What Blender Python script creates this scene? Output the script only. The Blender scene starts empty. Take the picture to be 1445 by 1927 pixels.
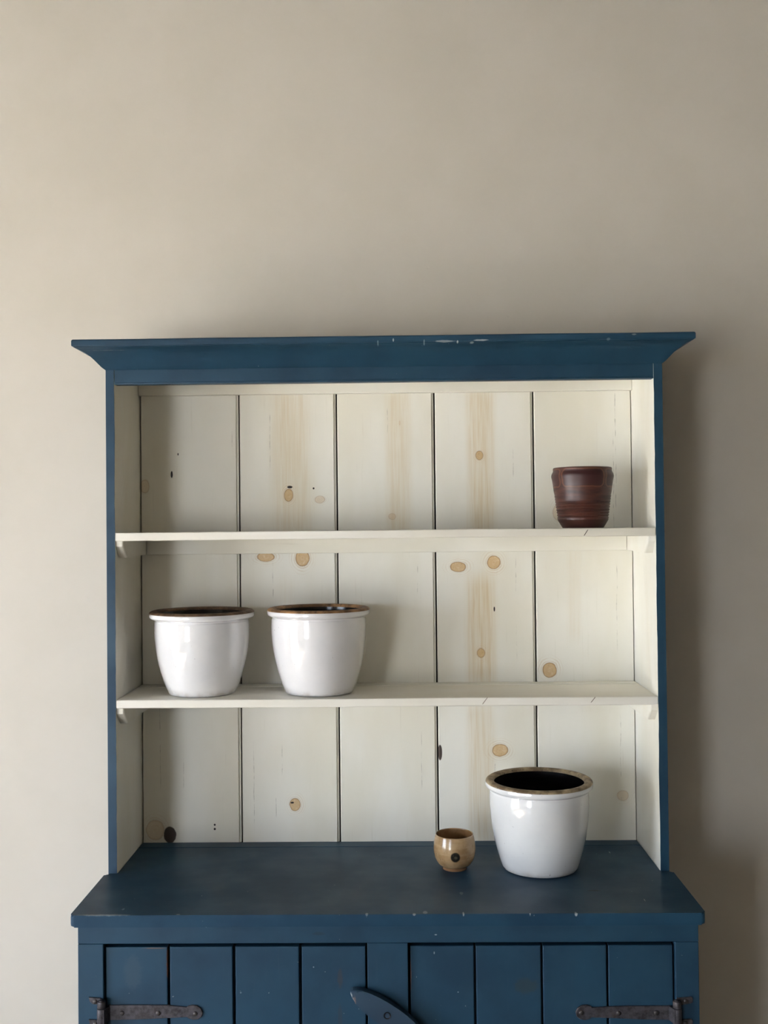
import bpy, bmesh, math, random
from mathutils import Vector, Matrix, noise
random.seed(7)
PI = math.pi
S = bpy.context.scene
C = S.collection

# ------------------------------------------------------------------ camera
F_PX = 1950.0
CAM = Vector((0.0290, -1.9874, 1.5400))
cd = bpy.data.cameras.new('camera')
cd.sensor_fit = 'HORIZONTAL'; cd.sensor_width = 36.0
cd.lens = F_PX / 1445 * 36.0
cd.clip_start = 0.05; cd.clip_end = 100
cam = bpy.data.objects.new('camera', cd); C.objects.link(cam)
cam.location = CAM; cam.rotation_euler = (1.5866, 0.0100, 0.0149)
S.camera = cam
ROT = cam.rotation_euler.to_matrix()

# ------------------------------------------------------------------ world, exposure
w = bpy.data.worlds.new('overcast_sky'); S.world = w; w.use_nodes = True
wb = w.node_tree.nodes['Background']
wb.inputs[0].default_value = (0.86, 0.97, 1.14, 1); wb.inputs[1].default_value = 10.0
vs = S.view_settings
vs.view_transform = 'Standard'; vs.look = 'None'; vs.gamma = 1.0; vs.use_curve_mapping = False
vs.exposure = 0.87

sd_ = bpy.data.lights.new('sun', 'SUN'); sd_.energy = 50.0; sd_.angle = 0.01; sd_.color = (0.97, 0.97, 0.99)
sun = bpy.data.objects.new('sun', sd_); C.objects.link(sun); sun.location = (-8, 2, 9)
sun.rotation_euler = Vector((0.60, -0.16, -0.78)).to_track_quat('-Z', 'Y').to_euler()
# windows: (wall, a0, a1, z0, z1), a runs along the wall
WX, YF = -3.10, -4.40         # inner faces of the left wall and of the wall behind the camera
WINS = [('left', -2.55, -1.05, 0.10, 1.95), ('front', -2.85, -1.80, 0.10, 1.95)]
for (side, a0, a1, z0, z1) in WINS:          # portals: they only tell Cycles where the sky comes in
    ld = bpy.data.lights.new('window_portal', 'AREA'); ld.shape = 'RECTANGLE'; ld.cycles.is_portal = True
    lo = bpy.data.objects.new('window_portal', ld); C.objects.link(lo)
    if side == 'left':
        ld.size = z1 - z0; ld.size_y = a1 - a0
        lo.location = (WX - 0.14, (a0 + a1) / 2, (z0 + z1) / 2); lo.rotation_euler = (0, -PI / 2, 0)
    else:
        ld.size = a1 - a0; ld.size_y = z1 - z0
        lo.location = ((a0 + a1) / 2, YF - 0.14, (z0 + z1) / 2); lo.rotation_euler = (PI / 2, 0, 0)

# ------------------------------------------------------------------ pixel helpers
def ray(u, v):
    return ROT @ Vector(((u - 722.5) / F_PX, -(v - 963.5) / F_PX, -1.0))
def at(u, v, Y):                   # point of the photo's pixel on the upright plane y = Y
    d = ray(u, v); return CAM + d * ((Y - CAM.y) / d.y)
def on(u, v, Z):                   # ... on the level plane z = Z
    d = ray(u, v); return CAM + d * ((Z - CAM.z) / d.z)
def mpp(Y): return (Y - CAM.y) / F_PX

# ------------------------------------------------------------------ mesh helpers
def link(name, bm, mats, parent=None, smooth=None, loc=None):
    me = bpy.data.meshes.new(name)
    bmesh.ops.recalc_face_normals(bm, faces=bm.faces[:])
    bm.to_mesh(me); bm.free()
    for m in (mats if isinstance(mats, (list, tuple)) else [mats]): me.materials.append(m)
    if smooth is not None:
        me.polygons.foreach_set('use_smooth', [True] * len(me.polygons))
        me.set_sharp_from_angle(angle=math.radians(smooth))
    o = bpy.data.objects.new(name, me); C.objects.link(o)
    if parent: o.parent = parent
    if loc is not None: o.location = loc
    return o
def tag(o, label, cat, group=None, kind=None):
    if label: o['label'] = label
    if cat: o['category'] = cat
    if group: o['group'] = group
    if kind: o['kind'] = kind
    return o
def thing(name, label, cat, loc, group=None):
    o = bpy.data.objects.new(name, None); C.objects.link(o); o.location = loc
    o.empty_display_size = 0.05
    return tag(o, label, cat, group)
def bev(bm, r, seg=2, edges=None):
    if r > 0:
        bmesh.ops.bevel(bm, geom=(edges or bm.edges[:]), offset=r, segments=seg, profile=0.5, affect='EDGES', clamp_overlap=True)
    return bm
def box(x0, x1, y0, y1, z0, z1, r=0.0, seg=2):
    bm = bmesh.new()
    bmesh.ops.create_cube(bm, size=1)
    for v in bm.verts:
        v.co = Vector((x0 if v.co.x < 0 else x1, y0 if v.co.y < 0 else y1, z0 if v.co.z < 0 else z1))
    return bev(bm, r, seg)
def prism(pts, a, b, axis='z'):
    """polygon pts extruded from a to b along axis; pts in the other two coordinates in order"""
    bm = bmesh.new()
    def mk(p, h):
        return {'x': (h, p[0], p[1]), 'y': (p[0], h, p[1]), 'z': (p[0], p[1], h)}[axis]
    lo = [bm.verts.new(mk(p, a)) for p in pts]; hi = [bm.verts.new(mk(p, b)) for p in pts]
    n = len(pts)
    bm.faces.new(lo[::-1]); bm.faces.new(hi)
    for i in range(n): bm.faces.new((lo[i], lo[(i + 1) % n], hi[(i + 1) % n], hi[i]))
    return bm
def lathe(prof, n=72, wob=0.0, seed=0.0):
    """open profile [(r, z)], r = 0 gives a pole"""
    bm = bmesh.new(); rings = []
    for r, z in prof:
        if r < 1e-6: rings.append([bm.verts.new((0, 0, z))]); continue
        ring = []
        for k in range(n):
            a = 2 * PI * k / n
            d = wob * noise.noise(Vector((math.cos(a) * 1.3 + seed, math.sin(a) * 1.3, z * 12)))
            ring.append(bm.verts.new(((r + d) * math.cos(a), (r + d) * math.sin(a), z)))
        rings.append(ring)
    for A, B in zip(rings, rings[1:]):
        for k in range(n):
            k2 = (k + 1) % n
            if len(A) == 1: bm.faces.new((A[0], B[k], B[k2]))
            elif len(B) == 1: bm.faces.new((A[k], A[k2], B[0]))
            else: bm.faces.new((A[k], A[k2], B[k2], B[k]))
    return bm
def spline(pts, per=6):
    """Catmull-Rom through pts"""
    out = []
    P = [pts[0]] + list(pts) + [pts[-1]]
    for i in range(1, len(P) - 2):
        p0, p1, p2, p3 = P[i - 1:i + 3]
        for s in range(per):
            t = s / per
            out.append(tuple(0.5 * (2 * p1[j] + (p2[j] - p0[j]) * t + (2 * p0[j] - 5 * p1[j] + 4 * p2[j] - p3[j]) * t * t
                             + (3 * p1[j] - p0[j] - 3 * p2[j] + p3[j]) * t ** 3) for j in (0, 1)))
    out.append(tuple(pts[-1])); return out

# ------------------------------------------------------------------ material helpers
def srgb(r, g, b):
    f = lambda c: (c / 255 / 12.92) if c <= 10 else ((c / 255 + 0.055) / 1.055) ** 2.4
    return (f(r), f(g), f(b), 1)
class M:
    def __init__(s, name):
        s.m = bpy.data.materials.new(name); s.m.use_nodes = True
        s.t = s.m.node_tree; s.b = s.t.nodes['Principled BSDF']; s.out = s.t.nodes['Material Output']
        s._p = None
    def n(s, typ, **kw):
        x = s.t.nodes.new(typ)
        for k, v in kw.items(): setattr(x, k, v)
        return x
    def l(s, a, b): s.t.links.new(a, b)
    def val(s, sock, v):
        if isinstance(v, bpy.types.NodeSocket): s.l(v, sock)
        else: sock.default_value = v
    @property
    def pos(s):
        if s._p is None: s._p = s.n('ShaderNodeTexCoord').outputs['Object']
        return s._p
    def math(s, op, a, b=0.0, c=None, clamp=False):
        x = s.n('ShaderNodeMath', operation=op, use_clamp=clamp)
        s.val(x.inputs[0], a); s.val(x.inputs[1], b)
        if c is not None: s.val(x.inputs[2], c)
        return x.outputs[0]
    def vec(s, op, a, b=(0, 0, 0)):
        x = s.n('ShaderNodeVectorMath', operation=op)
        s.val(x.inputs[0], a)
        if op != 'LENGTH': s.val(x.inputs[1], b)
        return x.outputs['Value'] if op == 'LENGTH' else x.outputs[0]
    def ramp(s, v, a, b, lo=0.0, hi=1.0):
        x = s.n('ShaderNodeMapRange'); x.interpolation_type = 'SMOOTHSTEP'
        s.val(x.inputs[0], v); s.val(x.inputs[1], a); s.val(x.inputs[2], b); s.val(x.inputs[3], lo); s.val(x.inputs[4], hi)
        return x.outputs[0]
    def noise(s, scale, detail=3, rough=0.5, stretch=(1, 1, 1), dist=0.0, off=(0, 0, 0)):
        mp = s.n('ShaderNodeMapping'); s.l(s.pos, mp.inputs[0])
        mp.inputs['Scale'].default_value = stretch; mp.inputs['Location'].default_value = off
        x = s.n('ShaderNodeTexNoise'); s.l(mp.outputs[0], x.inputs['Vector'])
        x.inputs['Scale'].default_value = scale; x.inputs['Detail'].default_value = detail
        x.inputs['Roughness'].default_value = rough; x.inputs['Distortion'].default_value = dist
        return x
    def mix(s, fac, a, b, mode='MIX'):
        x = s.n('ShaderNodeMix', data_type='RGBA', blend_type=mode)
        s.val(x.inputs[0], fac); s.val(x.inputs[6], a); s.val(x.inputs[7], b)
        return x.outputs[2]
    def bump(s, h, strength, dist=0.001):
        x = s.n('ShaderNodeBump'); x.inputs['Strength'].default_value = strength; x.inputs['Distance'].default_value = dist
        s.val(x.inputs['Height'], h); s.l(x.outputs[0], s.b.inputs['Normal']); return x
    def set(s, **kw):
        for k, v in kw.items(): s.val(s.b.inputs[k.replace('_', ' ')], v)
    def blob(s, c, size, rough=0.25, nscale=90.0, warp=None):
        """distance field: 1 at the edge of an ellipsoid of half axes size (m) round c, wavy edge"""
        v = s.vec('SUBTRACT', s.pos, c)
        v = s.vec('MULTIPLY', v, tuple(1 / q for q in size))
        d = s.vec('LENGTH', v)
        if not hasattr(s, '_bn'): s._bn = s.noise(nscale, 2).outputs['Fac']
        nz = s.math('MULTIPLY_ADD', s._bn, rough * 2, -rough)
        return s.math('ADD', d, nz)

# ---- cream paint over pine: knots and pitch streaks at their own places
KN_TAN = srgb(205, 170, 115); KN_RIM = srgb(140, 95, 50)
def cream(name, knots=(), streaks=(), cracks=(), grain='z', base=(236, 233, 222)):
    m = M(name)
    st = {'z': (1, 1, 0.04), 'x': (0.04, 1, 1), 'y': (1, 0.04, 1)}[grain]
    g1 = m.noise(160, 4, 0.6, st).outputs['Fac']
    g2 = m.noise(9, 3, 0.5, (1, 1, 0.35) if grain == 'z' else (0.35, 1, 1), off=(random.random() * 9, 0, 0)).outputs['Fac']
    col = m.mix(m.ramp(g2, 0.35, 0.7), srgb(*base), srgb(base[0] - 7, base[1] - 9, base[2] - 14))
    col = m.mix(m.ramp(g1, 0.62, 0.8, 0, 0.22), col, srgb(170, 158, 132))
    hx = m.n('ShaderNodeSeparateXYZ'); m.l(m.pos, hx.inputs[0])
    X, Z = hx.outputs[0], hx.outputs[2]
    for (cx, hw, z0, z1, amt) in streaks:
        a = m.ramp(m.math('ABSOLUTE', m.math('SUBTRACT', X, cx)), hw * 0.45, hw * 1.35, 1, 0)
        b = m.math('MULTIPLY', m.ramp(Z, z0 - 0.03, z0 + 0.02), m.ramp(Z, z1 - 0.02, z1 + 0.03, 1, 0))
        lines = m.noise(230, 3, 0.6, (1, 1, 0.035), dist=0.6).outputs['Fac']
        f = m.math('MULTIPLY', m.math('MULTIPLY', a, b), m.ramp(lines, 0.35, 0.7, 0.35 * amt, 0.8 * amt))
        col = m.mix(f, col, srgb(205, 178, 128))
    for (x, z, rx, rz, kind) in knots:
        d = m.blob((x, 0, z), (rx, 1000, rz), 0.13 if kind != 'hole' else 0.3)
        if kind == 'hole':
            col = m.mix(m.ramp(d, 0.8, 1.05, 1, 0), col, srgb(38, 26, 20)); continue
        if kind == 'dark':
            col = m.mix(m.ramp(d, 0.9, 1.05, 1, 0), col, srgb(78, 66, 58)); continue
        amt = {'knot': 0.85, 'faint': 0.35}[kind]
        # grain bending round the knot
        rg = m.math('MULTIPLY', m.ramp(m.math('SINE', m.math('MULTIPLY', d, 17.0)), 0.35, 1.0), m.ramp(d, 1.05, 2.4, 0.55, 0))
        rg = m.math('MULTIPLY', rg, m.ramp(m.noise(26, 2, 0.5, off=(x * 31, 0, z * 17)).outputs['Fac'], 0.35, 0.65, 0.15, 1.0))
        col = m.mix(m.math('MULTIPLY', rg, amt), col, srgb(190, 150, 95))
        inner = m.mix(m.ramp(m.math('SINE', m.math('MULTIPLY', d, 22.0)), 0.2, 1.0, 0, 0.35), KN_TAN, srgb(190, 148, 92))
        kn = m.noise(150, 3, 0.6, off=(x * 23, 0, z * 13)).outputs['Fac']
        inner = m.mix(m.ramp(kn, 0.5, 0.75, 0, 0.6), inner, srgb(226, 204, 164))
        inner = m.mix(m.ramp(kn, 0.25, 0.4, 0.5, 0), inner, srgb(150, 104, 58))
        col = m.mix(m.ramp(d, 0.93, 1.05, amt, 0), col, inner)
        ring = m.math('MULTIPLY', m.ramp(d, 0.82, 0.95), m.ramp(d, 0.97, 1.1, 1, 0))
        col = m.mix(m.math('MULTIPLY', ring, amt * 0.6), col, KN_RIM)
    for (x, z, hl, wd) in cracks:
        d = m.math('ABSOLUTE', m.math('ADD', m.math('SUBTRACT', X, x), m.math('MULTIPLY_ADD', m.noise(14, 2, 0.5, (1, 1, 1)).outputs['Fac'], 0.006, -0.003)))
        e = m.math('ABSOLUTE', m.math('SUBTRACT', Z, z))
        br = m.ramp(m.noise(60, 3, 0.6, (1, 1, 1), off=(x * 40, 0, 0)).outputs['Fac'], 0.38, 0.72)
        f = m.math('MULTIPLY', m.math('MULTIPLY', m.ramp(d, wd * 0.4, wd, 0.5, 0), m.ramp(e, hl * 0.7, hl, 1, 0)), br)
        col = m.mix(f, col, srgb(92, 78, 60))
    m.set(Base_Color=col, Roughness=0.55)
    m.bump(g1, 0.18, 0.0006)
    return m.m

# ---- blue paint, worn
def blue(name, wear=(), grain='z', base=(38, 70, 91), spec=0.28):
    m = M(name)
    st = {'z': (1, 1, 0.05), 'x': (0.05, 1, 1), 'y': (1, 0.05, 1)}[grain]
    g1 = m.noise(150, 4, 0.6, st).outputs['Fac']
    g2 = m.noise(7, 4, 0.55).outputs['Fac']
    b = srgb(*base); b2 = srgb(base[0] - 8, base[1] - 12, base[2] - 12)
    col = m.mix(m.ramp(g2, 0.3, 0.7), b, b2)
    col = m.mix(m.ramp(g1, 0.6, 0.8, 0, 0.3), col, srgb(base[0] + 14, base[1] + 6, base[2] - 2))
    sp = m.noise(170, 2, 0.5).outputs['Fac']
    col = m.mix(m.ramp(sp, 0.775, 0.80, 0, 0.6), col, srgb(170, 176, 176))
    for (c, size, rgb, amt) in wear:
        d = m.blob(c, size, 0.35, 160.0)
        col = m.mix(m.ramp(d, 0.55, 1.0, amt, 0), col, srgb(*rgb))
    m.set(Base_Color=col, Roughness=m.ramp(g2, 0.3, 0.7, 0.38, 0.5), Specular_IOR_Level=spec)
    m.bump(g1, 0.15, 0.0005)
    return m.m

def wallmat():
    m = M('beige_wall_paint')
    g = m.noise(5, 4, 0.6).outputs['Fac']; f = m.noise(420, 2, 0.6).outputs['Fac']
    col = m.mix(m.ramp(g, 0.3, 0.7), srgb(208, 201, 189), srgb(204, 197, 184))
    m.set(Base_Color=col, Roughness=0.62)
    big = m.noise(22, 3, 0.5).outputs['Fac']
    h = m.math('ADD', m.math('MULTIPLY', f, 0.35), big)
    for (u, v, ru) in [(945, 411, 4), (980, 465, 4.5), (1012, 213, 3.5), (296, 223, 3.5), (525, 208, 3), (163, 1126, 4), (957, 594, 3.5), (805, 504, 3), (1256, 200, 4), (46, 237, 2.5), (58, 548, 2.5), (609, 18, 3)]:
        p = at(u, v, 0.2283); q = ru * mpp(0.2283)
        h = m.math('ADD', h, m.ramp(m.blob(tuple(p), (q, 1, q), 0.3), 0.2, 1.1, 4.0, 0))
    m.bump(h, 0.12, 0.002)
    return m.m
def plain(name, rgb, rough=0.6, bump=0.0, scale=60, metallic=0.0, var=0.12):
    m = M(name)
    g = m.noise(scale, 4, 0.6).outputs['Fac']
    k = 1 - var
    col = m.mix(m.ramp(g, 0.3, 0.7), srgb(*rgb), srgb(*(c * k for c in rgb)))
    m.set(Base_Color=col, Roughness=rough, Metallic=metallic)
    if bump: m.bump(g, bump, 0.002)
    return m.m
def floormat():
    m = M('oak_floor_plank')
    g = m.noise(60, 4, 0.6, (1, 0.06, 1)).outputs['Fac']
    inf = m.n('ShaderNodeObjectInfo')
    col = m.mix(m.ramp(g, 0.3, 0.7), srgb(158, 144, 126), srgb(138, 122, 104))
    col = m.mix(m.math('MULTIPLY', inf.outputs['Random'], 0.35), col, srgb(118, 98, 76))
    m.set(Base_Color=col, Roughness=0.45); m.bump(g, 0.1)
    return m.m
def glassmat():
    m = M('window_glass')
    tr = m.n('ShaderNodeBsdfTransparent'); gl = m.n('ShaderNodeBsdfGlossy'); gl.inputs['Roughness'].default_value = 0.0
    mx = m.n('ShaderNodeMixShader'); mx.inputs[0].default_value = 0.06
    m.l(tr.outputs[0], mx.inputs[1]); m.l(gl.outputs[0], mx.inputs[2]); m.l(mx.outputs[0], m.out.inputs['Surface'])
    return m.m

wall_m = wallmat(); ceil_m = plain('dull_ceiling_paint', (128, 122, 112), 0.8)
trim_m = plain('white_trim_paint', (222, 218, 208), 0.45)
floor_m = floormat(); glass_m = glassmat()
ground_m = plain('pale_paving', (192, 188, 180), 0.9, 0.3, 3, var=0.1)

# ------------------------------------------------------------------ the room
D = 0.1943                   # inside depth of the upper case, front edge at y = 0
PB = 0.1902                  # how far the base case stands forward
W2 = 0.535; T = 0.0165
ZO = -0.06
YW = D + 0.034               # wall surface
XR, HC = 4.2, 2.75
def struct(name, bm, m, parent=None, smooth=None):
    o = link(name, bm, m, parent, smooth)
    if parent is None: o['kind'] = 'structure'
    return o
struct('wall_back', box(WX - 0.2, XR + 0.15, YW, YW + 0.15, -0.05, HC), wall_m)
struct('wall_right', box(XR, XR + 0.15, YF, YW, -0.05, HC), wall_m)
struct('ceiling', box(WX - 0.2, XR + 0.15, YF - 0.2, YW + 0.15, HC, HC + 0.12), ceil_m)
def addbox(bm, *a):
    b = box(*a); me = bpy.data.meshes.new('tmp'); b.to_mesh(me); b.free(); bm.from_mesh(me); bpy.data.meshes.remove(me)
def wall_with_window(name, lo, hi, wn, mk):
    bm = bmesh.new(); _, a0, a1, z0, z1 = wn
    for q in ((lo, a0, -0.05, HC), (a1, hi, -0.05, HC), (a0, a1, -0.05, z0), (a0, a1, z1, HC)): addbox(bm, *mk(*q))
    struct(name, bm, wall_m)
wall_with_window('wall_left', YF, YW, WINS[0], lambda a, b, c, d: (WX - 0.2, WX, a, b, c, d))
wall_with_window('wall_front', WX - 0.2, XR + 0.15, WINS[1], lambda a, b, c, d: (a, b, YF - 0.2, YF, c, d))
fl = struct('floor', box(WX - 0.2, XR + 0.15, YF - 0.2, YW + 0.15, -0.12, -0.018), plain('subfloor', (70, 52, 38), 0.8))
px = WX; plank_me = None
while px < XR - 0.02:
    o = link('plank', box(0, min(0.16, XR - px) - 0.002, YF, YW, -0.018, 0.0, 0.0012, 1), floor_m, fl)
    o.location.x = px; px += 0.16
def base_b(name, *a): struct(name, box(*a, 0.006), trim_m)
base_b('baseboard_back', WX, XR, YW - 0.014, YW, 0, 0.11)
base_b('baseboard_right', XR - 0.014, XR, YF, YW - 0.014, 0, 0.11)
base_b('baseboard_left', WX, WX + 0.014, YF, YW - 0.014, 0, 0.11)
base_b('baseboard_front', WX + 0.014, XR - 0.014, YF, YF + 0.014, 0, 0.11)
for i, (side, a0, a1, z0, z1) in enumerate(WINS):
    wn = bpy.data.objects.new('window_%d' % (i + 1), None); C.objects.link(wn); wn['kind'] = 'structure'
    wn.location = (WX, (a0 + a1) / 2, z0) if side == 'left' else ((a0 + a1) / 2, YF, z0)
    def wp(name, d0, d1, a, b, c, d, m, rad=0.0):     # d: depth outwards from the inner wall face
        q = (WX - d1, WX - d0, a, b, c, d) if side == 'left' else (a, b, YF - d1, YF - d0, c, d)
        o = link(name, box(*q, rad), m, wn); o.location = -wn.location; return o
    fw = 0.05
    wp('jamb', .07, .12, a0, a0 + fw, z0, z1, trim_m, 0.004); wp('jamb', .07, .12, a1 - fw, a1, z0, z1, trim_m, 0.004)
    wp('head', .07, .12, a0 + fw, a1 - fw, z1 - fw, z1, trim_m, 0.004); wp('bottom_rail', .07, .12, a0 + fw, a1 - fw, z0, z0 + fw, trim_m, 0.004)
    wp('sill', -0.05, 0.06, a0 - 0.03, a1 + 0.03, z0 - 0.03, z0 - 0.002, trim_m, 0.006)
    nc, nr = 3, 4
    cs = [a0 + fw + (a1 - a0 - 2 * fw) * k / nc for k in range(nc + 1)]; rs = [z0 + fw + (z1 - z0 - 2 * fw) * k / nr for k in range(nr + 1)]
    for y in cs[1:-1]: wp('mullion', .074, .114, y - 0.014, y + 0.014, z0 + fw, z1 - fw, trim_m, 0.003)
    for z in rs[1:-1]: wp('glazing_bar', .078, .110, a0 + fw, a1 - fw, z - 0.011, z + 0.011, trim_m, 0.003)
    for k in range(nc):
        for q in range(nr): wp('pane', .0945, .0975, cs[k] + 0.004, cs[k + 1] - 0.004, rs[q] + 0.004, rs[q + 1] - 0.004, glass_m)
struct('ground', box(-40, 30, -40, 25, -0.5, -0.35), ground_m)

# ------------------------------------------------------------------ the cupboard
ZCR = 1.9107 + ZO; ZFR = 1.8825 + ZO; ZS1 = 1.5966 + ZO; ZS2 = 1.2746 + ZO; ZCT = 0.9442 + ZO
XI = W2 - T
SH = 0.0158                  # shelf thickness
CT = 0.0205                  # worktop thickness
YBK = -PB                    # front face of base frame
cup = thing('hutch_cupboard', 'tall blue painted wooden hutch with cream plank-backed open shelves above plank doors', 'cupboard', (0, 0, 0))

blue_z = blue('blue_paint_upright', grain='z'); blue_x = blue('blue_paint_level', grain='x')
cream_z = cream('cream_paint_upright'); cream_x = cream('cream_paint_level', grain='x'); cream_y = cream('cream_paint_cleat', grain='y')
dark_m = plain('bare_dark_wood', (46, 34, 26), 0.8)

# side panels: stepped boards from floor to cornice, blue outside and on the edge, cream inside the open shelves
for s in (-1, 1):
    zt = ZCR + 0.044
    pts = [(YBK + 0.0185, 0.0), (D + 0.030, 0.0), (D + 0.030, zt), (0.0, zt), (0.0, ZCT - 0.011), (YBK + 0.0185, ZCT - 0.022)]
    bm = prism(pts, *(sorted((s * W2, s * XI))), axis='x')
    # rows along the front edge so that it can be slightly hand-worn
    ed = [e for e in bm.edges if abs(e.verts[0].co.y) < 1e-5 and abs(e.verts[1].co.y) < 1e-5 and abs(e.verts[0].co.x - e.verts[1].co.x) < 1e-6]
    r = bmesh.ops.subdivide_edges(bm, edges=ed, cuts=60)
    bmesh.ops.triangulate(bm, faces=[f for f in bm.faces if len(f.verts) > 4])
    for v in bm.verts:
        if abs(v.co.y) < 1e-5 and ZCT < v.co.z < ZCR and abs(abs(v.co.x) - XI) < 1e-5:
            v.co.x += 0.0011 * noise.noise(Vector((s * 3, 0, v.co.z * 9))) + 0.0006 * noise.noise(Vector((s, 5, v.co.z * 45)))
    for f in bm.faces:
        c = f.calc_center_median()
        f.material_index = 1 if (abs(c.x) < XI + 0.003 and c.y > 0.0005) else 0
    k = at(238, 945, 0.09)
    cm = cream('cream_paint_side_' + ('left' if s < 0 else 'right'))
    o = link('side_panel', bm, [blue_z, cm], cup)
    o['label'] = 'stepped side board, blue outside and cream inside'

# frieze under the cornice
link('frieze', prism([(0.0004, ZFR), (0.019, ZFR), (0.019, ZCR + 0.044), (0.0010, ZCR + 0.044), (0.0010, ZCR + 0.001), (0.0008, ZFR + 0.004), (0.0001, ZFR + 0.0028)], -XI + 0.0006, XI - 0.0006, 'x'), blue_x, cup)
link('top_board', box(-XI, XI, 0.020, D + 0.012, ZCR + 0.004, ZCR + 0.020, 0.001), cream_x, cup)
# cornice: profile (outward, up) carried round three sides with mitred corners
PC = 0.0505
prof = [(0.0005, 0.0), (0.006, 0.0045), (0.0175, 0.0175), (0.0235, 0.0235), (0.030, 0.0285), (0.037, 0.0325), (0.0455, 0.0362), (0.0475, 0.0368),
        (0.0475, 0.0378), (0.0500, 0.0385), (PC, 0.0400), (PC, 0.0482), (0.0495, 0.0502), (0.0475, 0.0512), (0.0005, 0.0512)]
bm = bmesh.new(); cols = []
NX = 40
path = [(-1, 'b')] + [(-1 + 2 * i / NX, 'f') for i in range(NX + 1)] + [(1, 'b')]
for (q, kind) in path:
    ring = []
    for (o_, z) in prof:
        if kind == 'b': p = (q * (W2 + o_), D + 0.030, ZCR + z)
        else:
            wz = 0.0008 * noise.noise(Vector((q * 3, 2, 0))) if abs(q) < 1 else 0
            p = (q * (W2 + o_), -o_, ZCR + z + wz)
        ring.append(bm.verts.new(p))
    cols.append(ring)
for A, B in zip(cols, cols[1:]):
    for i in range(len(prof) - 1): bm.faces.new((A[i], B[i], B[i + 1], A[i + 1]))
    bm.faces.new((A[-1], B[-1], B[0], A[0]))
bm.faces.new(cols[0]); bm.faces.new(cols[-1][::-1])
wear = []
for (u, v, ru, rv, rgb, a) in [(836, 642, 22, 2.4, (150, 160, 165), .8), (905, 640, 16, 2.0, (165, 172, 174), .8), (740, 640, 1.6, 4, (190, 195, 195), .9),
        (711, 646, 1.4, 7, (150, 165, 172), .8), (798, 645, 1.6, 7, (150, 165, 172), .8), (861, 643, 1.8, 3, (190, 195, 195), .9), (888, 644, 5, 2, (180, 186, 188), .8),
        (885, 658, 40, 2, (34, 54, 68), .9), (1145, 638, 4, 3, (110, 130, 140), .7), (1193, 629, 5, 2, (130, 145, 150), .7), (200, 657, 70, 1.0, (105, 112, 116), .6)]:
    p = at(u, v, -0.05); q = mpp(-0.05); wear.append((tuple(p), (ru * q, 0.02, rv * q), rgb, a))
link('cornice', bm, blue('blue_paint_cornice', wear, 'x'), cup, 16)

# ---- back boards
seam = [-XI, at(448, 870, D).x, at(633, 1000, D).x, at(818.5, 1100, D).x, at(1006, 1150, D).x, XI]
def K(u, v, ru, rv, kind='knot'):
    p = at(u, v, D); q = mpp(D); return (p.x, p.z, ru * q, rv * q, kind)
def ST(u, v0, v1, hw, amt):
    return (at(u, (v0 + v1) / 2, D).x, hw * mpp(D), at(u, v1, D).z, at(u, v0, D).z, amt)
def CR(u, v, hl, wd=1.0):
    p = at(u, v, D); return (p.x, p.z, hl * mpp(D), wd * mpp(D))
KN = [[K(272, 915, 9, 13, 'faint'), K(323, 893, 2.2, 7, 'hole'), K(335, 855, 1.2, 3, 'hole'), K(292, 1562, 17, 19, 'faint'), K(320, 1571, 12, 16, 'dark'),
       K(404, 1552, 2, 2.2, 'hole'), K(404, 1560, 2, 2.2, 'hole')],
      [K(543, 932, 8.5, 12), K(545, 916.5, 5.5, 2.6, 'hole'), K(602, 940, 10, 7, 'faint'), K(500, 1048, 17, 9), K(569, 1050, 13, 16), K(590, 919, 2, 2, 'hole'),
       K(555, 1514, 10, 12), K(550, 1510.5, 3.6, 2, 'hole')],
      [K(738, 972, 7, 6, 'faint'), K(752, 796, 1.3, 4, 'faint')],
      [K(902, 857, 7, 8.5), K(862, 1067, 15, 9.5), K(929, 1058, 12.5, 12.5), K(905, 1229, 7.5, 9), K(941, 1412, 15, 11.5), K(828, 1416, 4, 15, 'dark'), K(930, 1146, 1.6, 5, 'hole')],
      [K(1050, 964, 10, 15, 'faint'), K(1034, 1261, 13, 14.5), K(1172, 1497, 11, 10, 'faint')]]
STR = [[], [ST(548, 740, 1000, 36, .5), ST(540, 1090, 1280, 20, .2)], [ST(750, 740, 1000, 24, .5)],
       [ST(905, 740, 1000, 26, .75), ST(905, 1090, 1280, 27, .85), ST(905, 1330, 1580, 25, .6)], [ST(1080, 1040, 1200, 14, .2)]]
CRK = [[CR(436, 830, 30, .7), CR(301, 1400, 90, .8), CR(345, 1455, 30, .8)], [CR(507, 830, 60, .8), CR(513, 1090, 40, .9), CR(531, 1430, 30, 1.0), CR(478, 1480, 90, .8), CR(520, 1520, 20, .9)],
       [CR(729, 790, 30, .7), CR(786, 1090, 30, .7), CR(793, 1430, 60, .7)], [CR(971, 1080, 35, .9), CR(932, 1450, 14, 1.2), CR(965, 870, 30, .7), CR(972, 1210, 40, .7)],
       [CR(1158, 850, 130, 1.0), CR(1154, 900, 120, .7), CR(1161, 1140, 90, .8), CR(1168, 1430, 90, .8)]]
ZB0, ZB1 = ZCT - 0.001, ZCR + 0.002
g = 0.0037
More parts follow.
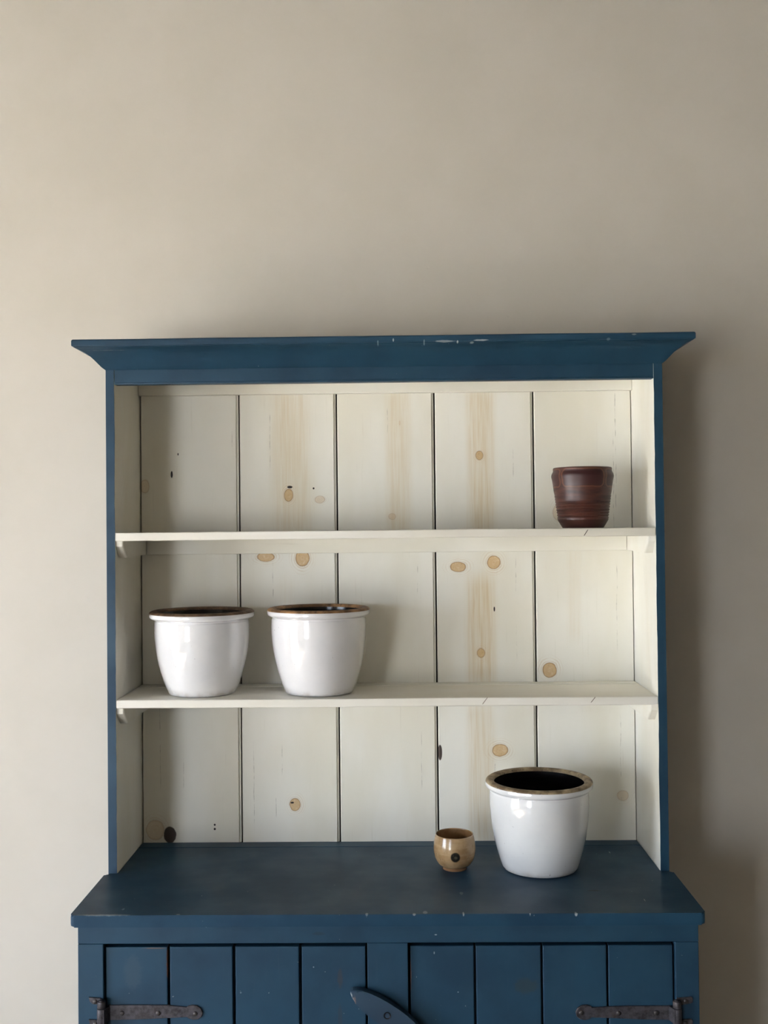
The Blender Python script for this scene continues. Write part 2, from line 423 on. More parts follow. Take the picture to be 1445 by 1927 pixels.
for i in range(5):
    x0 = seam[i] + (g if i else 0.0022); x1 = seam[i + 1] - (g if i < 4 else 0.0018)
    # front face with eased arrises, a set-back tongue on the right edge
    pts = [(x0, D + 0.012), (x0, D + 0.0020), (x0 + 0.0016, D), (x1 - 0.0008, D), (x1, D + 0.0008)]
    if i < 4: pts += [(x1, D + 0.0040), (x1 + 0.0040, D + 0.0040), (x1 + 0.0040, D + 0.012)]
    else: pts += [(x1, D + 0.012)]
    link('back_board', prism(pts, ZB0, ZB1, 'z'), cream('cream_board_%d' % i, KN[i], STR[i], CRK[i]), cup)
link('backing_panel', box(-XI, XI, D + 0.0125, D + 0.018, ZB0, ZB1), dark_m, cup)
# top rail inside
zt = at(725, 739.5, D - 0.012).z
link('top_rail', box(-XI, XI, D - 0.012, D - 0.0004, zt, ZCR + 0.002, 0.0015), cream_x, cup)

# ---- shelves with their cleats and back rails
def wavy_shelf(z, seed, xs=48):
    bm = bmesh.new(); cols = []
    for i in range(xs + 1):
        x = -XI + 0.0008 + (2 * XI - 0.0016) * i / xs
        wz = 0.0009 * noise.noise(Vector((x * 3.2, seed, 0))); wy = 0.0006 * noise.noise(Vector((x * 5, seed, 3)))
        r = 0.0016
        pr = [(wy + r, z - SH), (D - 0.0006, z - SH), (D - 0.0006, z), (wy + r, z), (wy + r * .3, z - r * .3), (wy, z - r), (wy, z - SH + r), (wy + r * .3, z - SH + r * .3)]
        cols.append([bm.verts.new((x, a, (b + wz) if a < 0.05 else b)) for a, b in pr])
    n = len(cols[0])
    for A, B in zip(cols, cols[1:]):
        for i in range(n): bm.faces.new((A[i], A[(i + 1) % n], B[(i + 1) % n], B[i]))
    bm.faces.new(cols[0]); bm.faces.new(cols[-1][::-1])
    return bm
def crack_mark(u0, v0, u1, v1, col=(60, 50, 42)):
    return (u0, v0, u1, v1, col)
def shelf_mat(name, marks):
    """cream shelf with slanting cracks in the front edge"""
    m = M(name)
    g1 = m.noise(160, 4, 0.6, (0.04, 1, 1)).outputs['Fac']; g2 = m.noise(8, 3, 0.5, (0.4, 1, 1)).outputs['Fac']
    col = m.mix(m.ramp(g2, 0.35, 0.7), srgb(236, 232, 221), srgb(229, 223, 207))
    col = m.mix(m.ramp(g1, 0.62, 0.8, 0, 0.25), col, srgb(165, 152, 128))
    sx = m.n('ShaderNodeSeparateXYZ'); m.l(m.pos, sx.inputs[0])
    for (u0, v0, u1, v1, c) in marks:
        a = at(u0, v0, 0); b = at(u1, v1, 0)
        sl = (b.x - a.x) / (b.z - a.z)
        d = m.math('ABSOLUTE', m.math('SUBTRACT', m.math('SUBTRACT', sx.outputs[0], a.x), m.math('MULTIPLY', m.math('SUBTRACT', sx.outputs[2], a.z), sl)))
        zc, hl = (a.z + b.z) / 2, abs(a.z - b.z) / 2
        e = m.math('ABSOLUTE', m.math('SUBTRACT', sx.outputs[2], zc))
        f = m.math('MULTIPLY', m.ramp(d, 0.0005, 0.0011, 1, 0), m.ramp(e, hl * .8, hl * 1.2, 1, 0))
        f = m.math('MULTIPLY', f, m.ramp(sx.outputs[1], 0.003, 0.006, 1, 0))
        col = m.mix(f, col, srgb(*c))
    # rubbed dark line along the arris
    lip = m.ramp(m.noise(26, 3, 0.6, (0.6, 1, 1)).outputs['Fac'], 0.5, 0.62)
    m.set(Base_Color=col, Roughness=0.55); m.bump(g1, 0.2, 0.0006)
    return m.m
def cleat(z, s, slope):
    """rail along the side wall under a shelf; front end cut back; slope: tapers up to nothing at the back"""
    h = 0.0335
    zb = z - SH
    pts = [(0.0035, zb - 0.0003), (D - 0.0006, zb - 0.0003), (D - 0.0006, zb - (h if not slope else 0.0305)), (0.030, zb - h), (0.0275, zb - h + 0.0008), (0.0035, zb - 0.0105)]
    bm = prism(pts, *sorted((s * (XI - 0.0004), s * (XI - 0.0150))), axis='x')
    es = [e for e in bm.edges if all(abs(abs(v.co.x) - (XI - 0.0150)) < 1e-5 for v in e.verts) and all(v.co.y < 0.05 for v in e.verts)]
    bev(bm, 0.004, 3, es)
    return bm
for (z, seed, marks, nm) in [(ZS1, 1.0, [(1106, 997, 1099, 1008, (70, 58, 46))], 'upper'), (ZS2, 5.0, [(917, 1313, 908, 1325, (130, 115, 98)), (1120, 1312, 1112, 1322, (110, 98, 84))], 'lower')]:
    sh = link('shelf', wavy_shelf(z, seed), shelf_mat('cream_shelf_' + nm, marks), cup)
    sh['label'] = nm + ' cream shelf board'
    for s in (-1, 1): link('cleat', cleat(z, s, nm == 'upper'), cream_y, cup, 35)
    link('back_rail', box(-XI + 0.0155, XI - 0.0155, D - 0.011, D - 0.0004, z - SH - 0.0315, z - SH - 0.0003, 0.0012), cream_x, cup)
    if nm == 'lower':
        link('back_strip', box(-XI + 0.002, XI - 0.002, D - 0.034, D - 0.0008, z - 0.001, z + 0.0012, 0.0006), cream_x, sh)

# ---- worktop: notched round the sides
YCF = on(732, 1720.5, ZCT).y            # front edge
OX = 0.5 * (at(1331.5, 1725, YCF).x - at(133.5, 1729, YCF).x)
def rounded_poly():
    pts = []
    def arc(cx, cy, r, a0, a1, n=6):
        for k in range(n + 1):
            a = math.radians(a0 + (a1 - a0) * k / n); pts.append((cx + r * math.cos(a), cy + r * math.sin(a)))
    R = 0.008
    arc(-OX + R, YCF + R, R, 180, 270); arc(OX - R, YCF + R, R, 270, 360)
    yb = -0.0010
    arc(OX - R, yb - R, R, 0, 90)
    pts.extend([(XI - 0.0008, yb), (XI - 0.0008, D - 0.036), (-XI + 0.0008, D - 0.036), (-XI + 0.0008, yb)])
    arc(-OX + R, yb - R, R, 90, 180)
    return pts
bm = prism(rounded_poly(), ZCT - CT, ZCT, 'z')
es = [e for e in bm.edges if abs(e.verts[0].co.z - e.verts[1].co.z) < 1e-6 and max(v.co.y for v in e.verts) < 0.0]
bev(bm, 0.0042, 3, es)
wear = []
for (u, v, ru, rv, rgb, a) in [(200, 1722, 60, 1.3, (150, 158, 160), .55), (335, 1721, 5, .7, (165, 172, 175), .7), (270, 1728, 2, 3, (170, 176, 178), .7), (690, 1720, 3, 2, (140, 150, 155), .8), (779, 1720, 4, 2, (150, 156, 160), .8),
        (800, 1717, 5, 3, (140, 150, 155), .6), (872, 1719, 2, 3, (165, 172, 175), .8), (998, 1721, 2, 3, (170, 176, 178), .8), (1084, 1719, 3, 3, (170, 176, 178), .8), (232, 1711, 3, 2, (120, 135, 145), .7),
        (868, 1681, 4, 3, (95, 110, 118), .8), (1118, 1676, 14, 1.5, (22, 32, 38), .8), (1147, 1604, 1.5, 2.5, (150, 160, 160), .8), (1213, 1694, 1.5, 2.5, (130, 140, 145), .8)]:
    p = on(u, v, ZCT); q = mpp(p.y); wear.append((tuple(p), (ru * q, rv * q * 3, rv * q * 2), rgb, a))
link('worktop', bm, blue('blue_paint_worktop', wear, 'x', (37, 69, 91), 0.18), cup)
link('worktop_back_strip', box(-XI + 0.0008, XI - 0.0008, D - 0.0345, D - 0.0002, ZCT - CT, ZCT + 0.0004, 0.0012), blue_x, cup)

# ---- base case: face frame
YF0 = YBK; YF1 = YBK + 0.018
ZFT = ZCT - CT                               # top of frame
zr = at(720, 1774.5, YF0).z                  # underside of top rail
xl = at(194.5, 1850, YF0).x; xc0 = at(691.5, 1840, YF0).x; xc1 = at(768, 1840, YF0).x; xr = at(1271.5, 1850, YF0).x
wear_f = []
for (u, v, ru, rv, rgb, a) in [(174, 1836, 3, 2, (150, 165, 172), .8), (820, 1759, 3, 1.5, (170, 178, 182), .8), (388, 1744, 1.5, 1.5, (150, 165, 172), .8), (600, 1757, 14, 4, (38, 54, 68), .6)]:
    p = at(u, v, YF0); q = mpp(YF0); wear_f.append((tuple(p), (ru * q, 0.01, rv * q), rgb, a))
frm = blue('blue_paint_frame', wear_f, 'x')
ZBR = 0.14
link('top_frame_rail', box(-W2, W2, YF0, YF1, zr, ZFT - 0.0002, 0.0012), frm, cup)
for a, b in ((-W2, xl), (xc0, xc1), (xr, W2)):
    link('frame_stile', box(a, b, YF0, YF1, 0.0 if (a == -W2 or b == W2) else ZBR + 0.0003, zr - 0.0003, 0.0012), blue_z, cup)
link('bottom_frame_rail', box(xl + 0.0003, xr - 0.0003, YF0, YF1, 0.06, ZBR, 0.0012), blue_x, cup)
link('base_floor', box(-XI + 0.001, XI - 0.001, YF1 + 0.001, D + 0.012, ZBR - 0.02, ZBR - 0.004), dark_m, cup)
link('base_back', box(-XI, XI, D + 0.0125, D + 0.018, 0.05, ZB0 - 0.001), dark_m, cup)

# ---- plank doors
YD0 = YF0 + 0.0060; YD1 = YD0 + 0.017
zd = at(720, 1780.5, YD0).z; zdb = ZBR + 0.004
def wearlist(L):
    out = []
    for (u, v, ru, rv, rgb, a) in L:
        p = at(u, v, YD0); q = mpp(YD0); out.append((tuple(p), (ru * q, 0.02, rv * q), rgb, a))
    return out
door_l = blue('blue_paint_left_door', wearlist([(315.5, 1812, 2.2, 42, (150, 92, 58), .9), (290, 1784.5, 26, 1.2, (130, 96, 72), .6), (640, 1842, 6, 22, (70, 62, 64), .5), (250, 1830, 20, 40, (66, 84, 98), .4),
        (640, 1915, 5, 30, (62, 60, 66), .4), (453, 1868, 2, 2, (120, 135, 145), .7), (590, 1820, 1.5, 1.5, (150, 165, 172), .8)]), 'z')
door_r = blue('blue_paint_right_door', wearlist([(772, 1835, 1.8, 40, (130, 84, 62), .8), (990, 1856, 26, 18, (50, 64, 70), .65), (817, 1793, 1.5, 3, (140, 155, 160), .8), (862, 1867, 1.5, 1.5, (150, 165, 172), .8)]), 'z')
plan = [((199.5, 315.2, 320.0, 437.8, 443.2, 562.8, 568.2, 688.0), door_l), ((772.5, 892.0, 896.2, 1018.0, 1022.0, 1141.4, 1145.4, 1266.5), door_r)]
for di, (px_, mt) in enumerate(plan):
    dr = bpy.data.objects.new('door', None); C.objects.link(dr); dr.parent = cup
    dr['label'] = 'blue door of four upright planks'
    for k in range(4):
        x0 = at(px_[2 * k], 1850, YD0).x; x1 = at(px_[2 * k + 1], 1850, YD0).x
        bm = box(x0, x1, YD0, YD1, zdb, zd)
        es = [e for e in bm.edges if all(v.co.y < YD0 + 1e-5 for v in e.verts)]
        bev(bm, 0.0016, 3, es)
        es = [e for e in bm.edges if abs(e.verts[0].co.x - e.verts[1].co.x) < 1e-4 and abs(e.verts[0].co.z - e.verts[1].co.z) < 1e-4 and min(v.co.z for v in e.verts) > zd - 0.004
              and ((k == 0 and max(v.co.x for v in e.verts) < x0 + 0.002) or (k == 3 and min(v.co.x for v in e.verts) > x1 - 0.002))]
        link('plank', bm, mt, dr)
    xa = at(px_[0], 1850, YD0).x + 0.004; xb = at(px_[-1], 1850, YD0).x - 0.004
    link('door_back', box(xa, xb, YD1 + 0.0004, YD1 + 0.010, zdb + 0.004, zd - 0.004), blue_z, dr)

# ---- iron strap hinges
def ironmat():
    m = M('forged_iron')
    g = m.noise(120, 5, 0.65).outputs['Fac']; h = m.noise(38, 3, 0.5).outputs['Fac']
    col = m.mix(m.ramp(g, 0.35, 0.7), srgb(78, 75, 80), srgb(42, 39, 42))
    col = m.mix(m.ramp(h, 0.55, 0.75, 0, 0.5), col, srgb(74, 60, 52))
    m.set(Base_Color=col, Roughness=0.52, Metallic=0.35); m.bump(m.math('ADD', g, h), 0.5, 0.0015)
    return m.m
iron = ironmat(); steel = plain('screw_steel', (84, 80, 80), 0.42, 0.2, 200, 0.7)
def tube(x, y, z0, z1, r, n=20):
    bm = bmesh.new(); bmesh.ops.create_cone(bm, cap_ends=True, segments=n, radius1=r, radius2=r, depth=z1 - z0)
    bmesh.ops.translate(bm, verts=bm.verts[:], vec=(x, y, (z0 + z1) / 2)); 
    return bm
def screw(x, z, yf, r, parent):
    bm = lathe([(0, 0.0016), (r * .55, 0.0014), (r * .9, 0.0006), (r, -0.0004), (r, -0.004), (0, -0.004)], 18)
    bmesh.ops.rotate(bm, verts=bm.verts[:], matrix=Matrix.Rotation(PI / 2, 3, 'X'))
    # slot across the head
    bmesh.ops.translate(bm, verts=bm.verts[:], vec=(x, yf, z))
    return link('screw', bm, steel, parent, 40)
def hinge(mir, z_shift, vis):
    """strap over the door, barrel in the gap, two ears on the frame. Pixel shape of the left one; mir flips it across"""
    A = lambda u, v: at(u, v, YD0)
    if mir: strap = [(1262, 1891.5), (1200, 1892), (1160, 1892.5), (1122, 1894.5), (1113, 1895), (1111.5, 1892.5), (1104, 1890), (1094, 1890.8), (1086, 1896), (1082.5, 1903.5), (1084.5, 1911.5), (1091, 1917), (1100, 1918.5), (1108, 1916.5), (1113, 1913), (1122, 1913.5), (1160, 1915), (1205, 1917), (1262, 1918)]
    else: strap = [(206, 1890.5), (260, 1890), (318, 1890.5), (345, 1893.5), (352, 1894.2), (354.5, 1892), (362, 1890.2), (371, 1891), (378.5, 1896.5), (381.8, 1904), (380, 1911.5), (373.5, 1917), (364, 1918), (356, 1915.5), (352, 1912.6), (345, 1913), (318, 1914.5), (265, 1917), (206, 1918.5)]
    hg = bpy.data.objects.new('strap_hinge', None); C.objects.link(hg); hg.parent = cup
    hg['label'] = 'black forged iron strap hinge'
    ys_ = YD0 - 0.0034
    pts = [(A(u, v).x, A(u, v).z + z_shift) for u, v in strap]
    if not mir: pts = pts[::-1]
    bm = prism(pts, ys_, YD0 + 0.0004, 'y'); bmesh.ops.recalc_face_normals(bm, faces=bm.faces[:])
    es = [e for e in bm.edges if all(v.co.y < ys_ + 1e-5 for v in e.verts)]
    bev(bm, 0.0009, 2, es)
    st = link('strap', bm, iron, hg)
    bu = 195.0 if not mir else 1270.5
    bx_ = A(bu, 1900).x; q = mpp(YF0)
    yb = YF0 - 0.0062
    z1 = A(bu, 1877.5).z + z_shift; z2 = A(bu, 1890.5).z + z_shift; z3 = A(bu, 1918).z + z_shift; z4 = A(bu, 1931).z + z_shift
    for (za, zb, rr) in ((z2 + 0.0003, z1, 0.0072), (z3, z2 - 0.0003, 0.0078), (z4, z3 - 0.0003, 0.0072)):
        b = tube(bx_, yb, za, zb, rr); es = [e for e in b.edges if abs(e.verts[0].co.z - e.verts[1].co.z) < 1e-6]; bev(b, 0.001, 2, es)
        link('barrel', b, iron, hg, 40)
    pin = lathe([(0, 0.0018), (0.003, 0.0015), (0.0045, 0.0004), (0.0045, -0.002), (0, -0.002)], 16)
    link('pin', pin, iron, hg, 40, (bx_, yb, z1 + 0.0006))
    # bend joining strap to barrel
    sgn = -1 if mir else 1
    link('strap_eye', prism([(bx_, yb - 0.0074), (bx_ + sgn * 0.006, yb - 0.0066), (bx_ + sgn * 0.012, ys_ - 0.0002), (bx_ + sgn * 0.0135, ys_ + 0.003), (bx_ + sgn * 0.0095, ys_ + 0.003), (bx_ + sgn * 0.004, yb - 0.003)][::sgn],
         z3 + 0.0002, z2 - 0.0008, 'z'), iron, hg)
    # ears on the frame
    for (va, vb) in ((1875.8, 1888.5), (1917.5, 1931)):
        if not mir: u0, u1 = 167.5, 192; sl = [(u0, va), (u1 - 3, va + 1.5), (u1, va + 4), (u1, vb + 2), (u0 + 12, vb + 0.5), (u0 + 7, vb), (u0 + 1.5, va + 7)]
        else: u0, u1 = 1273, 1303; sl = [(u0, va + 1.5), (u1 - 3, va - 1), (u1, va + 2), (u1 - 0.5, vb - 3), (u1 - 4, vb - 1), (u0 + 6, vb + 2), (u0, vb + 2)]
        pts = [(at(u, v, YF0).x, at(u, v, YF0).z + z_shift) for u, v in sl]
        bm = prism(pts[::-1], YF0 - 0.0026, YF0 + 0.0003, 'y'); es = [e for e in bm.edges if all(v.co.y < YF0 - 0.0025 for v in e.verts)]; bev(bm, 0.0007, 2, es)
        link('ear', bm, iron, hg)
        us, vv = (179.5, va + 8) if not mir else (1289.5, va + 7)
        screw(at(us, vv, YF0).x, at(us, vv, YF0).z + z_shift, YF0 - 0.0030, 0.0042, hg)
    for (u, v) in ([(230.5, 1905), (298.5, 1905), (368, 1906)] if not mir else [(1234, 1904), (1163, 1905), (1093, 1904)]):
        screw(A(u, v).x, A(u, v).z + z_shift, ys_ - 0.0006, 0.0042, hg)
for mir in (False, True):
    hinge(mir, 0.0, True); hinge(mir, -0.46, False)

# ---- wooden turn button
yl = YF0 - 0.002
bc = at(728.5, 1910.5, yl - 0.014)
L, Wd, ang = 0.074, 0.0195, math.radians(-33)
pts = []
N = 26
for k in range(N):                      # leaf outline, blunt tips
    t = k / N * 2 * PI
    x = math.cos(t); y = math.sin(t)
    px_ = L * (abs(x) ** 0.9) * (1 if x >= 0 else -1)
    py_ = Wd * (abs(y) ** 1.15) * (1 if y >= 0 else -1)
    pts.append((px_ * math.cos(ang) - py_ * math.sin(ang), px_ * math.sin(ang) + py_ * math.cos(ang)))
tb = bpy.data.objects.new('turn_button', None); C.objects.link(tb); tb.parent = cup; tb.location = (bc.x, yl, bc.z)
tb['label'] = 'leaf-shaped blue wooden turn button'
bm = prism(pts, -0.0155, 0.0, 'y')
es = [e for e in bm.edges if all(v.co.y < -0.0154 for v in e.verts)]
bev(bm, 0.004, 4, es)
tbw = [((-0.064 , -0.012, 0.034), (0.006, 0.01, 0.006), (175, 180, 180), .7), ((-0.056, -0.014, 0.024), (0.004, 0.01, 0.012), (130, 110, 100), .6)]
link('button', bm, blue('blue_paint_button', tbw, 'x', (50, 72, 90)), tb, 20)
sc = lathe([(0, -0.0008), (0.0042, -0.0004), (0.0052, 0.0008), (0.006, 0.0009), (0.0062, -0.001), (0, -0.001)], 18)
bmesh.ops.rotate(sc, verts=sc.verts[:], matrix=Matrix.Rotation(PI / 2, 3, 'X'))
link('screw', sc, plain('dark_screw', (40, 38, 40), 0.5, 0, 100, 0.5), tb, 40, (0, -0.0158, 0))
sp = lathe([(0, 0), (0.007, 0), (0.007, 0.0022), (0, 0.0022)], 18)
bmesh.ops.rotate(sp, verts=sp.verts[:], matrix=Matrix.Rotation(-PI / 2, 3, 'X'))
link('washer', sp, iron, tb, 40)

# ------------------------------------------------------------------ the pots
def glaze(name, tone, brown_base, seed):
    m = M(name)
    sx = m.n('ShaderNodeSeparateXYZ'); m.l(m.pos, sx.inputs[0]); Z = sx.outputs[2]
    a = m.noise(11, 4, 0.55, off=(seed, 0, 0)).outputs['Fac']; b = m.noise(210, 2, 0.5, off=(seed, 3, 0)).outputs['Fac']; c = m.noise(45, 3, 0.5, (1, 1, 1), off=(seed, 7, 0)).outputs['Fac']
    col = m.mix(m.ramp(a, 0.3, 0.7), srgb(*tone), srgb(tone[0] - 10, tone[1] - 9, tone[2] - 7))
    col = m.mix(m.ramp(b, 0.74, 0.79, 0, 0.7), col, srgb(92, 84, 78))
    col = m.mix(m.math('MULTIPLY', m.ramp(Z, 0.0, 0.018, 1, 0), m.ramp(c, 0.4, 0.7, 0.05, brown_base * 0.5)), col, srgb(150, 122, 88))
    m.set(Base_Color=col, Roughness=0.12, Coat_Weight=1.0, Coat_Roughness=0.03, Coat_IOR=1.7)
    m.bump(m.math('ADD', a, m.math('MULTIPLY', m.noise(30, 2, 0.5, off=(seed, 1, 1)).outputs['Fac'], 0.5)), 0.10, 0.004)
    return m.m
def rimmat(name, seed, light):
    m = M(name)
    a = m.noise(40, 4, 0.6, off=(seed, 0, 0)).outputs['Fac']; b = m.noise(130, 4, 0.6, off=(seed, 0, 0)).outputs['Fac']
    col = m.mix(m.ramp(a, 0.3, 0.65), srgb(*light), srgb(light[0] * .6, light[1] * .55, light[2] * .5))
    col = m.mix(m.ramp(b, 0.58, 0.7, 0, 0.8), col, srgb(58, 42, 30))
    m.set(Base_Color=col, Roughness=0.6); m.bump(b, 0.4, 0.001)
    return m.m
dark_glaze = M('black_brown_glaze'); dark_glaze.set(Base_Color=srgb(18, 16, 17), Roughness=0.18); dark_glaze = dark_glaze.m

def crock(label, cx, cbase, ztop_px, Y, Zs, rr, rb, rbase, rimlight, seed, tone, lipdrop=0.0):
    """radii in pixels at the crock's own distance; outline read off the photograph"""
    q = mpp(Y)
    p = at(cx, cbase, Y)
    H = at(cx, ztop_px, Y).z - Zs
    o = thing('stoneware_crock', label, 'crock', (p.x, Y, Zs + 0.0006), None)
    R, B, b0 = rr * q, rb * q, rbase * q
    body = [(0, 0.004), (b0 * .80, 0.004), (b0 * .84, 0.0), (b0 * .96, 0.0), (b0 * 1.005, 0.0022), (b0 * 1.03, 0.007)]
    up = spline([(b0 * 1.03, 0.007), (b0 + (B - b0) * .27, H * .12), (b0 + (B - b0) * .575, H * .28), (b0 + (B - b0) * .84, H * .48), (b0 + (B - b0) * .975, H * .67), (B, H * .80), (B * .992, H * .868)], 7)
    neck = spline([(B * .992, H * .868), (B * .985, H * .880), (B * .993, H * .893), (R * .965, H * .908), (R * .995, H * .925), (R, H * .948), (R * .995, H * .970)], 4)
    b_ = link('body', lathe(body[:-1] + up[:-1] + neck, 88, 0.0009, seed), glaze('white_glaze_%d' % seed, tone, 0.8, seed), o, 50)
    b_['label'] = 'white glazed outside of the crock'
    rim = spline([(R * .995, H * .970), (R * .988, H * .982), (R * .968, H * .993), (R * .935, H * 1.0), (R * .885, H * .998), (R * .85, H * .985), (R * .835, H * .965)], 4)
    r_ = link('rim', lathe(rim, 88, 0.0009, seed), rimmat('bare_clay_rim_%d' % seed, seed, rimlight), o, 50)
    r_['label'] = 'bare brown clay rim'
    ins = spline([(R * .835, H * .965), (B * .90, H * .90), (B * .925, H * .82), (B * .88, H * .6), (b0 * 1.02, H * .22), (b0 * .86, H * .09), (b0 * .5, H * .065), (0, H * .065)], 5)
    i_ = link('lining', lathe(ins, 64), dark_glaze, o, 60)
    i_['label'] = 'dark glazed inside'
    return o
Y2 = 0.0860
crock('white glazed crock with dark chipped brown rim, between the shelf end and the tan-rimmed crock', 381, 1304, 1148.5, Y2, ZS2, 98.5, 89, 63, (120, 92, 66), 3, (236, 235, 234))
crock('white glazed crock with even tan brown rim, beside the dark-rimmed crock on the shelf', 601, 1301, 1143.0, Y2, ZS2, 97, 89.5, 64, (170, 128, 84), 8, (236, 234, 233))
Y3 = on(1016, 1631, ZCT).y
crock('largest white glazed crock with pale tan rim, standing on the blue worktop', 1016, 1631, 1465.5, Y3, ZCT, 100, 92.5, 70, (182, 162, 128), 14, (236, 236, 234))

# brown ribbed pot on the upper shelf
Y1 = 0.062; q = mpp(Y1)
pb = at(1097, 993, Y1); H = at(1097, 881, Y1).z - ZS1
pot = thing('stoneware_pot', 'dark reddish brown ribbed stoneware pot on the upper shelf', 'pot', (pb.x, Y1, ZS1 + 0.0006))
pr = [(0, 0.003), (36 * q, 0.003), (37 * q, 0.0), (38 * q, 0.0006), (39 * q, 0.002), (46.3 * q, 14 * q), (47.0 * q, 15.5 * q), (46.8 * q, 17 * q)]
zz = 17.0
while zz < 62:                              # throwing rings
    t = (zz - 17) / (98 - 17)
    r = 46.8 + (57.3 - 46.8) * t
    amp = 0.75 if zz < 46 else 0.35
    pr.append(((r + amp) * q, (zz + 2.2) * q)); pr.append(((r - amp * .6) * q, (zz + 4.4) * q)); zz += 5.0
pr += [((46.8 + 10.5 * (z_ - 17) / 81) * q, z_ * q) for z_ in (68, 76, 84, 90)]
pr += [(57.6 * q, 95 * q), (57.8 * q, 98 * q), (57.0 * q, 101.5 * q), (55.2 * q, 105 * q), (54.4 * q, 107.5 * q), (54.7 * q, 110 * q), (54.6 * q, 112 * q), (53.6 * q, 113.2 * q), (52.0 * q, 113 * q), (51 * q, 111 * q)]
sc_ = H / (113.2 * q); pr = [(a, b * sc_) for a, b in pr]
m = M('brown_ribbed_stoneware')
sx = m.n('ShaderNodeSeparateXYZ'); m.l(m.pos, sx.inputs[0])
th = m.math('ARCTAN2', sx.outputs[0], m.math('MULTIPLY', sx.outputs[1], -1.0))
# dipped panels round the shoulder: rounded rectangles in angle and height, tan outline
ta = m.math('SUBTRACT', m.math('PINGPONG', m.math('ADD', th, 0.155 + 2 * PI), PI / 4), 0.0)
du = m.math('MULTIPLY', m.math('SUBTRACT', ta, 0.715), 0.055)
wob = m.math('MULTIPLY_ADD', m.noise(40, 2).outputs['Fac'], 0.006, -0.003)
dv = m.math('SUBTRACT', m.math('ABSOLUTE', m.math('SUBTRACT', sx.outputs[2], H * .822)), H * .142)
rd = 0.008
du2 = m.math('MAXIMUM', m.math('ADD', du, rd), 0.0); dv2 = m.math('MAXIMUM', m.math('ADD', dv, rd), 0.0)
sd = m.math('ADD', m.math('SUBTRACT', m.math('SQRT', m.math('ADD', m.math('MULTIPLY', du2, du2), m.math('MULTIPLY', dv2, dv2))), rd), m.math('MULTIPLY', wob, 0.5))
gr = m.noise(70, 4, 0.6, (0.25, 0.25, 1.4)).outputs['Fac']; sp_ = m.noise(16, 3).outputs['Fac']
col = m.mix(m.ramp(gr, 0.32, 0.68), srgb(88, 50, 39), srgb(58, 33, 29))
col = m.mix(m.ramp(sp_, 0.45, 0.7, 0, .5), col, srgb(78, 46, 40))
col = m.mix(m.ramp(sd, -0.0012, 0.0004, 1, 0), col, srgb(64, 34, 32))
ol = m.math('MULTIPLY', m.ramp(sd, -0.0016, 0.0), m.ramp(sd, 0.0006, 0.0030, 1, 0))
col = m.mix(m.math('MULTIPLY', ol, 0.55), col, srgb(130, 84, 60))
col = m.mix(m.ramp(sx.outputs[2], H * .125, H * .15, 0.7, 0), col, srgb(52, 28, 22))
m.set(Base_Color=col, Roughness=m.ramp(gr, 0.3, 0.7, 0.34, 0.48)); m.bump(gr, 0.3, 0.0015)
link('body', lathe(pr, 88), m.m, pot, 38)
ins = [(51 * q, 111 * q * sc_), (50 * q, 106 * q * sc_), (53 * q, 97 * q * sc_), (47 * q, 60 * q * sc_), (42 * q, 18 * q * sc_), (36 * q, 9 * q * sc_), (0, 9 * q * sc_)]
link('lining', lathe(ins, 64), plain('brown_inside_glaze', (46, 26, 22), 0.35), pot, 50)

# small tea bowl on the worktop
Yb = on(855.5, 1634, ZCT).y; q = mpp(Yb)
bp = at(855.5, 1634, Yb); H = at(855.5, 1568.5, Yb).z - ZCT
bowl = thing('tea_bowl', 'small tan speckled tea bowl with one black dot, on the blue worktop', 'bowl', (bp.x, Yb, ZCT + 0.0004))
m = M('tan_speckled_glaze')
a = m.noise(30, 4, 0.6).outputs['Fac']; b = m.noise(260, 3, 0.6).outputs['Fac']; c = m.noise(60, 3, 0.5, (.2, .2, 1.6)).outputs['Fac']
col = m.mix(m.ramp(a, 0.3, 0.7), srgb(182, 152, 112), srgb(152, 120, 82))
col = m.mix(m.ramp(c, 0.5, 0.7, 0, .4), col, srgb(196, 170, 132))
col = m.mix(m.ramp(b, 0.62, 0.72, 0, .6), col, srgb(84, 58, 36))
sx = m.n('ShaderNodeSeparateXYZ'); m.l(m.pos, sx.inputs[0])
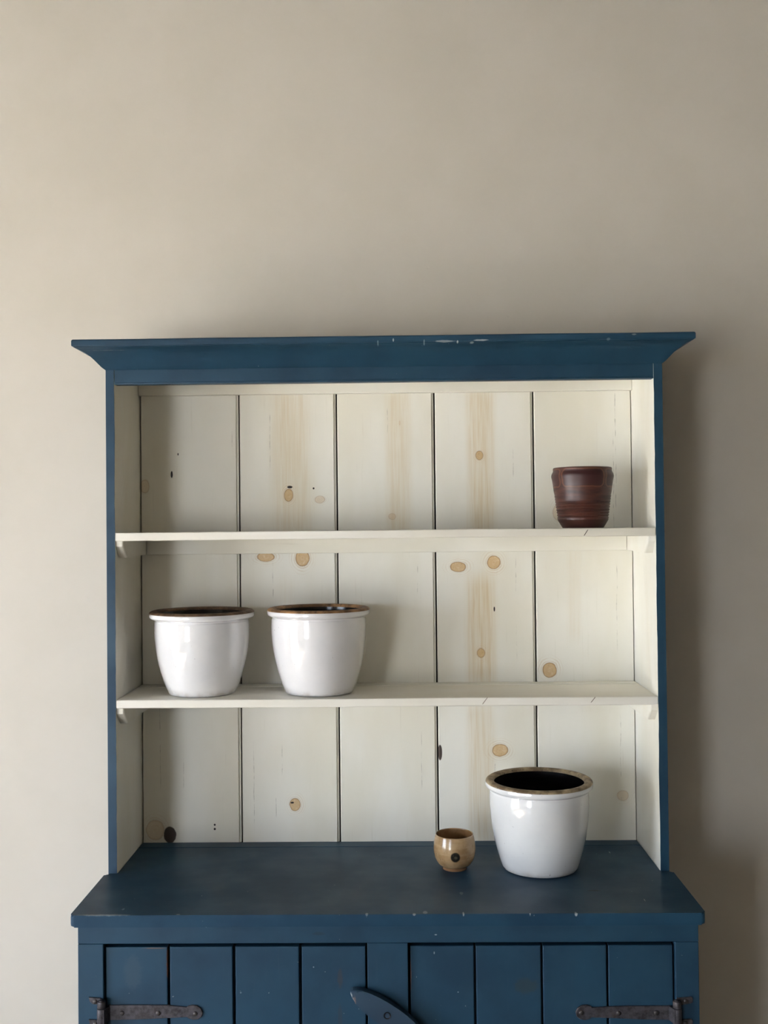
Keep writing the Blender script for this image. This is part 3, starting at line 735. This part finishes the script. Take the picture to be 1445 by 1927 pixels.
col = m.mix(m.ramp(sx.outputs[2], H * .07, H * .12, .65, 0), col, srgb(150, 104, 70))
d = m.blob((0.0 * q, -38 * q, 31 * q), (9 * q, 20 * q, 9.5 * q), 0.18, 60)
col = m.mix(m.ramp(d, 0.82, 1.1, .96, 0), col, srgb(22, 24, 22))
d2 = m.blob((0.5 * q, -38 * q, 30.5 * q), (3.6 * q, 20 * q, 3.2 * q), 0.3, 60)
col = m.mix(m.ramp(d2, 0.4, 1.1, .6, 0), col, srgb(84, 82, 66))
m.set(Base_Color=col, Roughness=0.2, Coat_Weight=0.4, Coat_Roughness=0.08); m.bump(m.math('ADD', c, m.math('MULTIPLY', b, .3)), 0.3, 0.002)
s_ = H / (66.0 * q)
o_ = spline([(24.5 * q, 6.0 * q * s_), (30 * q, 10 * q * s_), (36 * q, 20 * q * s_), (39 * q, 33 * q * s_), (39.2 * q, 44 * q * s_), (37.6 * q, 56 * q * s_), (35.8 * q, 63.5 * q * s_)], 6)
i_ = spline([(35.0 * q, 65.8 * q * s_), (33.6 * q, 64.6 * q * s_), (35 * q, 55 * q * s_), (36.4 * q, 44 * q * s_), (35.6 * q, 32 * q * s_), (30 * q, 17 * q * s_), (20 * q, 10.5 * q * s_), (0, 9.5 * q * s_)], 6)
foot = [(0, 0.0022), (18.5 * q, 0.0022), (19.5 * q, 0.0), (22.3 * q, 0.0), (23 * q, 0.0008), (23.3 * q, 4.2 * q * s_)]
link('body', lathe(foot + o_[:-1] + [(35.8 * q, 63.5 * q * s_), (35.6 * q, 65.2 * q * s_), (35.0 * q, 65.8 * q * s_)], 72, 0.0007, 2), m.m, bowl, 45)
m2 = M('tan_inside_glaze'); a = m2.noise(30, 4, .6).outputs['Fac']; b = m2.noise(240, 3, .6).outputs['Fac']
col = m2.mix(m2.ramp(a, .3, .7), srgb(158, 126, 88), srgb(136, 104, 70)); col = m2.mix(m2.ramp(b, .62, .72, 0, .5), col, srgb(84, 58, 36))
m2.set(Base_Color=col, Roughness=0.2)
link('lining', lathe(i_, 72, 0.0007, 2), m2.m, bowl, 45)
